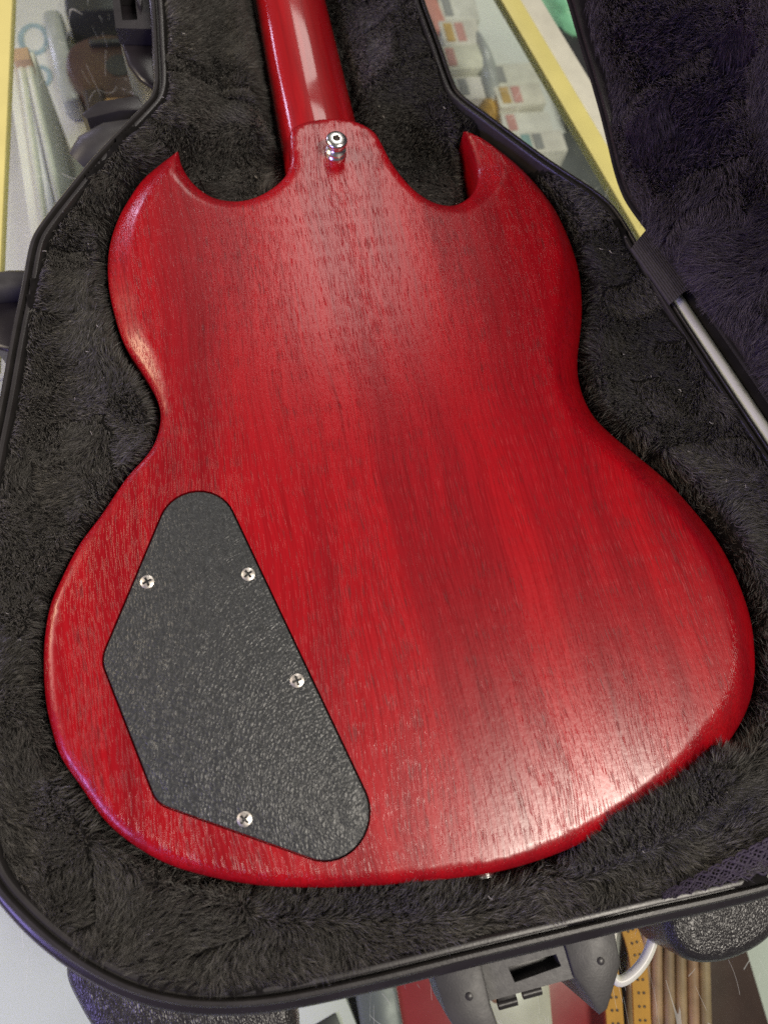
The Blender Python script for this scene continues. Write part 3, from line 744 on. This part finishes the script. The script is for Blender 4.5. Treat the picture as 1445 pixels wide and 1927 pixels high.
# woven webbing lying along the tail rim: over-under cords
bm = bmesh.new()
for k in range(9):
    for (dx, sgn) in ((0, 1), (1, -1)):
        y0 = -0.0245; n = 60; row = []
        for i in range(n + 1):
            u = i / n; x = 0.072 + 0.085 * u; wdt = 0.002 + 0.017 * u
            v = (k + 0.5) / 9
            y = y0 + wdt * v + 0.0010 * math.sin(u * 75 + sgn * k * 1.3); z = RIM + 0.0006 + 0.0012 * u + 0.0008 * sgn * math.sin(u * 75 * 2 + k * math.pi)
            row.append((bm.verts.new((x, y - wdt / 20, z)), bm.verts.new((x, y, z + 0.0005)), bm.verts.new((x, y + wdt / 20, z))))
        for a, b2 in zip(row, row[1:]):
            bm.faces.new((a[0], b2[0], b2[1], a[1])); bm.faces.new((a[1], b2[1], b2[2], a[2]))
bm_obj('webbing_strap', bm, M_WEB, case, True)['label'] = 'woven purple-black webbing at the tail corner'

# open draw latch at the tail
lt = prism_hole('latch', [(-0.008, -0.035), (0.032, -0.035), (0.032, -0.0512), (-0.008, -0.0512)], [[(0.0035, -0.0405), (0.0260, -0.0405), (0.0270, -0.0455), (0.0050, -0.0470)]], 0.070, 0.0795, M_LATCH, case)
prism('cheek', [(-0.030, -0.034), (-0.008, -0.034), (-0.0075, -0.052), (-0.0035, -0.078), (-0.010, -0.079), (-0.020, -0.068), (-0.027, -0.052)], 0.048, 0.0812, M_LATCH, lt, 0.0012)
prism('cheek', [(0.030, -0.034), (0.0545, -0.034), (0.0535, -0.050), (0.0425, -0.0655), (0.0385, -0.0668), (0.0310, -0.050)], 0.030, 0.0812, M_LATCH, lt, 0.0012)
for x in (0.0445, -0.016):
    lathe('rivet', [(0.0016, 0.0), (0.0016, 0.0006), (0.0008, 0.0009)], M_HARD, lt, 16, Matrix.Translation((x, -0.047, 0.0811)))
for x0, yy in ((-0.0010, -0.0560), (0.0110, -0.0545)):
    bm = bmesh.new(); add_box(bm, x0, x0 + 0.0088, yy - 0.0030, yy + 0.0060, 0.060, 0.064, 0.0006)
    r = bmesh.ops.create_cone(bm, cap_ends=True, segments=16, radius1=0.0022, radius2=0.0022, depth=0.0088)
    bmesh.ops.rotate(bm, verts=r['verts'], cent=(0, 0, 0), matrix=Matrix.Rotation(math.radians(90), 3, 'Y'))
    bmesh.ops.translate(bm, verts=r['verts'], vec=(x0 + 0.0044, yy - 0.003, 0.0625))
    bm_obj('hook', bm, M_HARD, lt, True, None, 40)
box('recess_floor', -0.004, 0.030, -0.049, -0.038, 0.0660, 0.0698, M_HARD, lt, 0.0005)
# latch with a square window on the neck end
l2 = prism_hole('latch', [(-0.1120, 0.600), (-0.0900, 0.600), (-0.0915, 0.497), (-0.1130, 0.499)], [[(-0.1085, 0.531), (-0.0990, 0.531), (-0.0995, 0.505), (-0.1085, 0.505)]], 0.0755, 0.0865, M_HARD, case)
prism('lever', [(-0.1150, 0.600), (-0.0890, 0.600), (-0.0920, 0.470), (-0.0965, 0.464), (-0.1040, 0.472), (-0.1100, 0.484), (-0.1125, 0.500)], 0.045, 0.0750, M_SMOOTH, l2, 0.003, 3)
prism('tongue', [(-0.0975, 0.545), (-0.0955, 0.545), (-0.0950, 0.516), (-0.0965, 0.511), (-0.0980, 0.516)], 0.0866, 0.0900, M_HARD, l2, 0.0006)
# lug with a rolled shoulder on the diagonal side
l3 = prism('latch', [(-0.1080, 0.4530), (-0.1320, 0.4470), (-0.1440, 0.4310), (-0.1450, 0.4000), (-0.1330, 0.3980), (-0.0980, 0.4340)], 0.035, 0.0620, M_SMOOTH, case, 0.004, 3)
tube('shoulder', [(-0.1440, 0.4190, 0.064), (-0.1370, 0.4235, 0.067), (-0.1250, 0.4290, 0.068), (-0.1080, 0.4340, 0.066)], 0.0115, M_LATCH, l3, 22, [0.0100, 0.0122, 0.0126, 0.0118])
prism('strap_loop', [(-0.1060, 0.4600), (-0.1300, 0.4570), (-0.1400, 0.4480), (-0.1370, 0.4440), (-0.1180, 0.4485), (-0.1030, 0.4480)], 0.050, 0.0745, M_HARD, l3, 0.0015)
# carrying handle mounted on the long side
hd = tube('handle', [(-0.176, 0.3375, 0.066), (-0.186, 0.3380, 0.067), (-0.200, 0.3365, 0.068), (-0.216, 0.328, 0.068), (-0.226, 0.312, 0.067), (-0.228, 0.28, 0.066), (-0.226, 0.245, 0.066), (-0.216, 0.228, 0.065), (-0.200, 0.222, 0.064)], 0.0085, M_LATCH, case, 20)
prism('mount', [(-0.176, 0.334), (-0.200, 0.3335), (-0.202, 0.3200), (-0.199, 0.3030), (-0.183, 0.2960)], 0.040, 0.0640, M_SMOOTH, hd, 0.003, 3)
prism('mount', [(-0.182, 0.240), (-0.205, 0.238), (-0.207, 0.215), (-0.186, 0.210)], 0.040, 0.0640, M_SMOOTH, hd, 0.003, 3)
# grained corner feet
def rounded(pts, n=0.003): a, _ = catmull(pts, n, closed=True); return [tuple(p) for p in a]
prism('corner_foot', rounded([(-0.190, -0.006), (-0.186, -0.024), (-0.174, -0.044), (-0.150, -0.066), (-0.118, -0.074), (-0.094, -0.070), (-0.0905, -0.050), (-0.0905, -0.020), (-0.12, 0.0), (-0.165, 0.02)]), 0.0008, 0.042, M_SHELL, case, 0.008, 4)
prism('corner_foot', rounded([(0.0955, -0.025), (0.0945, -0.045), (0.0950, -0.060), (0.1010, -0.0690), (0.1140, -0.0735), (0.1310, -0.0735), (0.1480, -0.0690), (0.1600, -0.0590), (0.1700, -0.0400), (0.170, -0.015), (0.13, -0.005), (0.105, -0.008)]), 0.0008, 0.044, M_SHELL, case, 0.007, 4)

# ------------------------------------------------------------------ display counter
counter = tag(empty('display_counter', (0, 0, -0.18)), 'glass-topped display counter with yellow and cream edge trim under the case', 'counter')
def cpart(o): o.matrix_parent_inverse = Matrix.Translation((0, 0, 0.18)); return o
M_YEL = simple('yellow_trim', (0.92, 0.82, 0.30), 0.45, 0, 0.4, 0.06, 30)
M_CREAM = simple('cream_trim', (0.84, 0.82, 0.70), 0.5, 0, 0.4, 0.08, 60)
M_SHELF = simple('pale_shelf', (0.82, 0.85, 0.82), 0.55, 0, 0.4, 0.06, 9)
R0 = np.array([0.1847, 0.6172]); R1 = np.array([0.2339, 0.3783]); RD = (R1 - R0) / np.linalg.norm(R1 - R0); RNv = np.array([-RD[1], RD[0]])
def railq(a0, a1, w0, w1): return [tuple(R0 + RD * a + RNv * w) for a, w in ((a0, w0), (a1, w0), (a1, w1), (a0, w1))]
LN = np.array([-0.1943, 0.6364]); LDv = np.array([-0.2130, 0.4033]) - LN; LDv /= np.linalg.norm(LDv); LNv = np.array([LDv[1], -LDv[0]])
glass_pts = [tuple(R0 + RD * -0.6 + RNv * -0.0005), tuple(R0 + RD * 1.0 + RNv * -0.0005), tuple(LN + LDv * 1.2), tuple(LN + LDv * -0.6)]
cpart(prism('glass_top', glass_pts, -0.006, -0.0002, M_GLASS, counter, 0, smooth=False))
cpart(prism('edge_trim', railq(-0.6, 0.292, 0.0, 0.0165), -0.006, 0.0022, M_YEL, counter, 0.0012))['label'] = 'yellow edge trim strip'
cpart(prism('edge_rail', railq(-0.6, 0.300, 0.0170, 0.0350), -0.012, 0.0010, M_CREAM, counter, 0.0010))['label'] = 'cream edge rail beside the yellow strip'
cpart(prism('edge_trim', [tuple(LN + LDv * a + LNv * w) for a, w in ((-0.6, 0.0), (0.31, 0.0), (0.31, 0.05), (-0.6, 0.05))], -0.006, 0.0020, M_YEL, counter, 0.0012))
cpart(box('shelf', -0.70, 0.75, -0.55, 1.35, -0.20, -0.18, M_SHELF, counter))
SH = -0.18

# ------------------------------------------------------------------ things lying under the glass
M_WHITE = simple('white_card', (0.82, 0.83, 0.80), 0.6, 0, 0.3, 0.05, 20)
M_BLUEINK = simple('pale_blue_ink', (0.42, 0.56, 0.62), 0.6)
M_BROWN = simple('dark_brown_lacquer', (0.085, 0.045, 0.038), 0.3, 0, 0.5, 0.25, 30)
M_BLK = simple('black_plastic', (0.03, 0.03, 0.033), 0.4)
M_CARD = simple('kraft_card', (0.62, 0.38, 0.16), 0.65, 0, 0.3, 0.12, 40)
M_CLEAR = simple('frosted_rod', (0.80, 0.82, 0.78), 0.25, 0, 0.6, 0.06, 90)
M_PINK = simple('salmon_card', (0.80, 0.36, 0.30), 0.5)
M_MINT = simple('mint_bag', (0.32, 0.80, 0.48), 0.35, 0, 0.5, 0.15, 25)
M_AMBER = simple('amber_plastic', (0.62, 0.38, 0.10), 0.4)
M_GREYBAG = simple('grey_polythene', (0.50, 0.53, 0.52), 0.25, 0, 0.6, 0.15, 30)
M_REDG = simple('red_lacquer', (0.42, 0.035, 0.045), 0.2, 0, 0.6, 0.15, 14)
M_GUARD = simple('cream_pickguard', (0.80, 0.74, 0.60), 0.3)
M_ORANGE = simple('orange_strap', (0.82, 0.38, 0.05), 0.55, 0, 0.3, 0.1, 60)
M_TAN = simple('tan_wood', (0.55, 0.36, 0.20), 0.5, 0, 0.4, 0.3, 40)
M_CYAN = simple('cyan_card', (0.03, 0.45, 0.62), 0.5)
M_WPLAST = simple('white_soft_plastic', (0.84, 0.84, 0.76), 0.35, 0, 0.5, 0.04, 60)

sheet = tag(prism('paper_sheet', [(-0.300, 0.42), (-0.150, 0.44), (-0.175, 0.90), (-0.300, 0.90)], SH + 0.0005, SH + 0.002, M_WHITE, None, 0), 'white paper sheet with faint blue lettering under the counter glass', 'paper')
def ring(name, cx, cy, rx, ry, w, z, mat, parent, a0=0, a1=360, n=40):
    bm = bmesh.new(); r = []
    for i in range(n + 1):
        t = math.radians(a0 + (a1 - a0) * i / n); c, s = math.cos(t), math.sin(t)
        r.append([bm.verts.new((cx + (rx + d) * c, cy + (ry + d) * s, zz)) for d, zz in ((-w, z), (-w, z + 0.0008), (w, z + 0.0008), (w, z))])
    for a, b in zip(r, r[1:]):
        for k in range(4): bm.faces.new((a[k], b[k], b[(k + 1) % 4], a[(k + 1) % 4]))
    return bm_obj(name, bm, mat, parent)
ring('letter', -0.226, 0.812, 0.0130, 0.0190, 0.0026, SH + 0.002, M_BLUEINK, sheet)
ring('letter', -0.222, 0.762, 0.0085, 0.0120, 0.0024, SH + 0.002, M_BLUEINK, sheet, -150, 130)
for k, (a, b) in enumerate((((-206.9, 634.8), (-198, 480)), ((-201.0, 635.6), (-184.0, 482)))):
    o = tube('clear_rod', [(a[0] * MM * (1 - t) + b[0] * MM * t, a[1] * MM * (1 - t) + b[1] * MM * t, -0.055) for t in np.linspace(0, 1.25, 6)], 0.0032, M_CLEAR, None, 14)
    tag(o, ('long clear plastic rod next to the yellow counter edge', 'long clear plastic rod on the case side of its twin')[k], 'rod', 'clear rods under the glass')
o = tag(box('rod_end_block', -0.211, -0.198, 0.632, 0.645, -0.062, -0.046, simple('tan_block', (0.66, 0.45, 0.32), 0.6), None, 0.001, 0.1), 'small tan block at the end of the clear rods', 'block')
stand = tag(box('rod_stand', -0.216, -0.192, 0.46, 0.66, SH + 0.002, -0.0625, M_WHITE, None, 0.002, 0.06), 'low white stand under the clear rods', 'stand')
br = tag(empty('brown_ukulele', (-0.150, 0.735, SH)), 'dark brown ukulele lying under the glass beside the white paper', 'ukulele')
def upart(o): o.matrix_parent_inverse = Matrix.Translation((0.150, -0.735, -SH)); return o
upart(prism('body', rounded([(-0.118, 0.700), (-0.108, 0.730), (-0.118, 0.758), (-0.150, 0.770), (-0.182, 0.758), (-0.190, 0.730), (-0.180, 0.704), (-0.166, 0.690), (-0.134, 0.688)], 0.004), SH, -0.140, M_BROWN, br, 0.004, 3))
upart(prism('neck', [(-0.176, 0.700), (-0.157, 0.700), (-0.154, 0.640), (-0.158, 0.600), (-0.170, 0.600), (-0.172, 0.640)], -0.158, -0.137, simple('dark_neck', (0.05, 0.032, 0.028), 0.35), br, 0.004, 3))
upart(lathe('sound_hole', [(0.013, -0.1405), (0.013, -0.1392), (0.009, -0.1390)], M_BLK, br, 32, Matrix.Translation((-0.140, 0.728, 0))))
upart(box('bridge', -0.165, -0.130, 0.752, 0.758, -0.1402, -0.135, M_BLK, br, 0.001))
tag(box('black_pedal_box', -0.185, -0.128, 0.795, 0.850, SH, -0.135, M_BLK, None, 0.004), 'black pedal box beyond the brown ukulele', 'box')
tag(box('salmon_box', -0.124, -0.090, 0.800, 0.850, SH, -0.14, M_PINK, None, 0.003), 'salmon pink box beside the black pedal box', 'box')
tag(box('grey_pouch', -0.205, -0.186, 0.70, 0.82, SH + 0.002, -0.150, M_GREYBAG, None, 0.006, 0.1), 'flat grey pouch between the paper sheet and brown ukulele', 'pouch')
kb = tag(box('kraft_box', -0.172, -0.100, 0.655, 0.688, SH, -0.140, M_CARD, None, 0.001, -0.03), 'kraft cardboard box tucked under the case rim near the brown ukulele', 'box')
tag(box('white_tag', -0.136, -0.118, 0.668, 0.682, -0.1398, -0.1385, M_WHITE, None, 0.0004), 'small white tag lying on the kraft cardboard box', 'tag')
# cartons seen past the other side of the neck
M_BANDS = [simple('print_grey', (0.35, 0.36, 0.36), 0.5), simple('print_ochre', (0.62, 0.42, 0.15), 0.5), simple('print_rose', (0.66, 0.35, 0.32), 0.5), simple('print_teal', (0.30, 0.48, 0.48), 0.5)]
kk = 0
names = ['white carton at the far end of the stacked row by the case neck', 'white carton second along the row by the case neck', 'white carton third along the row by the case neck', 'white carton closest to the case shoulder in the neck row',
         'pale carton beside the yellow trim, farthest of four', 'pale carton beside the yellow trim, second of four', 'pale carton beside the yellow trim, third of four', 'pale carton beside the yellow trim, closest to the strap']
for (cx, cy, w, h) in ((0.213, 0.775, 0.042, 0.039), (0.206, 0.735, 0.042, 0.034), (0.199, 0.699, 0.042, 0.032), (0.194, 0.666, 0.042, 0.029), (0.250, 0.676, 0.050, 0.029), (0.247, 0.646, 0.050, 0.028), (0.249, 0.617, 0.052, 0.027), (0.256, 0.589, 0.050, 0.026)):
    o = box('white_carton', cx - w / 2, cx + w / 2, cy - h / 2, cy + h / 2, SH, -0.130 + 0.003 * (kk % 3), simple('carton_white', (0.80, 0.80 - 0.02 * (kk % 2), 0.74 - 0.03 * (kk % 3)), 0.55), None, 0.0015, 0.05 * ((kk % 3) - 1))
    tag(o, names[kk], 'carton', 'cartons under the glass')
    zt = -0.130 + 0.003 * (kk % 3)
    for j in range(1 + kk % 2):
        b_ = box('printed_band', cx - w * 0.40 + 0.012 * j, cx - w * 0.40 + 0.009 + 0.012 * j, cy - h * 0.36, cy + h * 0.36, zt + 0.0002, zt + 0.0008, (M_BANDS[(kk + j) % 4]), None, 0.0)
        b_.parent = o; b_.matrix_parent_inverse = o.matrix_world.inverted()
    kk += 1
tag(box('salmon_card', 0.178, 0.192, 0.74, 0.80, SH, -0.128, M_PINK, None, 0.001, 0.1), 'salmon pink card beside the row of white cartons', 'card')
def crumple(name, cx, cy, rx, ry, z0, hgt, mat, seed, label, cat):
    bm = bmesh.new(); bmesh.ops.create_icosphere(bm, subdivisions=4, radius=1.0); rr = np.random.default_rng(seed); off = rr.uniform(0, 50, 2)
    for v in bm.verts:
        c = v.co.copy(); k = 0.75 + 0.5 * float(fbm(np.array([c.x * 2.2 + off[0]]), np.array([c.y * 2.2 + c.z * 1.7 + off[1]]), seed)[0])
        v.co = Vector((cx + c.x * rx * k, cy + c.y * ry * k, z0 + hgt * 0.5 * (1 + c.z * min(1.0, k))))
    return tag(bm_obj(name, bm, mat, None, True), label, cat)
crumple('polythene_bag', 0.224, 0.690, 0.012, 0.060, SH, 0.062, M_GREYBAG, 4, 'crumpled grey polythene bag between the two carton rows', 'bag')
crumple('amber_pouch', 0.216, 0.640, 0.009, 0.020, SH, 0.055, M_AMBER, 6, 'small amber pouch by the crumpled grey bag', 'pouch')
crumple('mint_bag', 0.345, 0.800, 0.018, 0.050, SH, 0.05, M_MINT, 8, 'mint green plastic bag beyond the cream edge rail', 'bag')
bb = tag(empty('black_gear_box', (0.352, 0.70, SH)), 'black box with a white stripe beyond the cream edge rail', 'box')
def bpart(o): o.matrix_parent_inverse = Matrix.Translation((-0.352, -0.70, -SH)); return o
bpart(box('case', 0.318, 0.420, 0.640, 0.765, SH, -0.150, M_BLK, bb, 0.004)); bpart(box('stripe', 0.362, 0.366, 0.690, 0.745, -0.1499, -0.1485, M_WHITE, bb, 0.0003, 0.25))
tag(box('dark_tray', 0.290, 0.420, 0.50, 0.635, SH, -0.165, simple('tray_grey', (0.10, 0.11, 0.11), 0.4), None, 0.004), 'dark grey tray beyond the cream edge rail', 'tray')
# tail end
rg = tag(empty('red_lacquered_guitar', (0.04, -0.15, SH)), 'glossy red guitar body with cream plate lying under the glass', 'guitar')
def rpart(o): o.matrix_parent_inverse = Matrix.Translation((-0.04, 0.15, -SH)); return o
rpart(prism('body', rounded([(-0.030, -0.070), (0.030, -0.082), (0.080, -0.096), (0.104, -0.108), (0.110, -0.135), (0.10, -0.20), (0.04, -0.24), (-0.02, -0.22), (-0.045, -0.16)], 0.004), SH, -0.128, M_REDG, rg, 0.006, 4))
pg = rpart(prism('pickguard', rounded([(0.028, -0.100), (0.048, -0.100), (0.070, -0.106), (0.070, -0.130), (0.060, -0.16), (0.026, -0.15)], 0.003), -0.1278, -0.1255, M_GUARD, rg, 0.0006))
o = lathe('guard_screw', [(0.0035, -0.1254), (0.0035, -0.1246), (0.0015, -0.1240)], simple('rusty_screw', (0.40, 0.20, 0.14), 0.4, 0.4), rg, 20, Matrix.Translation((0.034, -0.116, 0))); rpart(o)
for k, pts in enumerate(([(0.110, -0.085), (0.111, -0.116), (0.107, -0.140), (0.100, -0.17)], [(0.131, -0.080), (0.133, -0.105), (0.130, -0.125), (0.124, -0.150), (0.118, -0.18)])):
    L_ = catmull([(p[0] * 1000, p[1] * 1000) for p in pts], 2.0)[0] * MM
    root = tag(empty('orange_strap', (L_[0][0], L_[0][1], SH)), ('perforated orange strap next to the red guitar body', 'perforated orange strap next to the drumsticks')[k], 'strap', 'orange straps under the glass')
    T = np.gradient(L_, axis=0); T /= np.linalg.norm(T, axis=1)[:, None]; Nn = np.c_[-T[:, 1], T[:, 0]]
    bm = bmesh.new(); rows = []
    for (c, nn_) in zip(L_, Nn): rows.append([bm.verts.new((*(c + nn_ * w), z)) for w, z in ((-0.0058, -0.112), (-0.0058, -0.110), (0.0058, -0.110), (0.0058, -0.112))])
    for a, b in zip(rows, rows[1:]):
        for i in range(4): bm.faces.new((a[i], b[i], b[(i + 1) % 4], a[(i + 1) % 4]))
    o = bm_obj('band', bm, M_ORANGE, root); o.matrix_parent_inverse = Matrix.Translation((-L_[0][0], -L_[0][1], -SH))
    for i in range(3, len(L_) - 2, 4):
        for s in (-1, 1):
            c = L_[i] + Nn[i] * 0.0018 * s
            h = lathe('eyelet', [(0.0009, -0.1101), (0.0009, -0.1096), (0.0004, -0.1094)], M_BROWN, root, 10, Matrix.Translation((c[0], c[1], 0))); h.matrix_parent_inverse = Matrix.Translation((-L_[0][0], -L_[0][1], -SH))
sl = ['tan drumstick beside the second orange strap, end of the bundle', 'tan drumstick second in the bundle', 'tan drumstick third in the bundle', 'tan drumstick fourth in the bundle', 'tan drumstick fifth in the bundle', 'tan drumstick sixth in the bundle', 'tan drumstick at the corner foot end of the bundle']
for k in range(7):
    x = 0.139 + 0.0095 * k
    tag(tube('drumstick', [(x - 0.02, -0.200, SH + 0.03), (x, -0.13, SH + 0.034), (x + 0.012, -0.098, SH + 0.034)], 0.0042, simple('hickory', (0.50 + 0.03 * (k % 3), 0.34 - 0.02 * (k % 2), 0.20), 0.5, 0, 0.4, 0.25, 60), None, 12, [0.0044, 0.0042, 0.0026]), sl[k], 'drumstick', 'drumsticks under the glass')
tag(box('stick_tray', 0.09, 0.235, -0.24, -0.09, SH, SH + 0.0245, M_BROWN, None, 0.003), 'dark brown tray holding the drumsticks', 'tray')
cb = tag(empty('blue_edged_card', (-0.078, -0.12, SH)), 'white card with a cyan edge and black corner under the tail of the case', 'card')
def kpart(o): o.matrix_parent_inverse = Matrix.Translation((0.078, 0.12, -SH)); return o
kpart(box('card', -0.100, -0.060, -0.155, -0.078, SH, -0.130, M_WHITE, cb, 0.001, 0.25)); kpart(box('edge_band', -0.104, -0.100, -0.16, -0.08, SH, -0.128, M_CYAN, cb, 0.0008, 0.25))
kpart(box('dark_window', -0.090, -0.068, -0.14, -0.104, -0.1299, -0.1285, M_BLK, cb, 0.0004, 0.25))
tag(box('grey_gear_case', -0.058, -0.030, -0.20, -0.075, SH, -0.125, simple('slate', (0.16, 0.17, 0.18), 0.35), None, 0.004), 'slate grey case between the white card and red guitar', 'case')
tag(tube('white_hook', [tuple(p) for p in np.c_[catmull([(80.9, -58.0), (76.5, -67.0), (73.6, -76.0), (76.5, -82.5), (83.5, -82.0), (92.5, -77.5), (99.5, -71.0), (103.5, -65.0)], 2)[0] * MM, np.full(len(catmull([(80.9, -58.0), (76.5, -67.0), (73.6, -76.0), (76.5, -82.5), (83.5, -82.0), (92.5, -77.5), (99.5, -71.0), (103.5, -65.0)], 2)[0]), 0.0028)]], 0.0028, M_WPLAST, None, 14), 'white curved plastic hook lying on the glass by the open latch', 'hook')
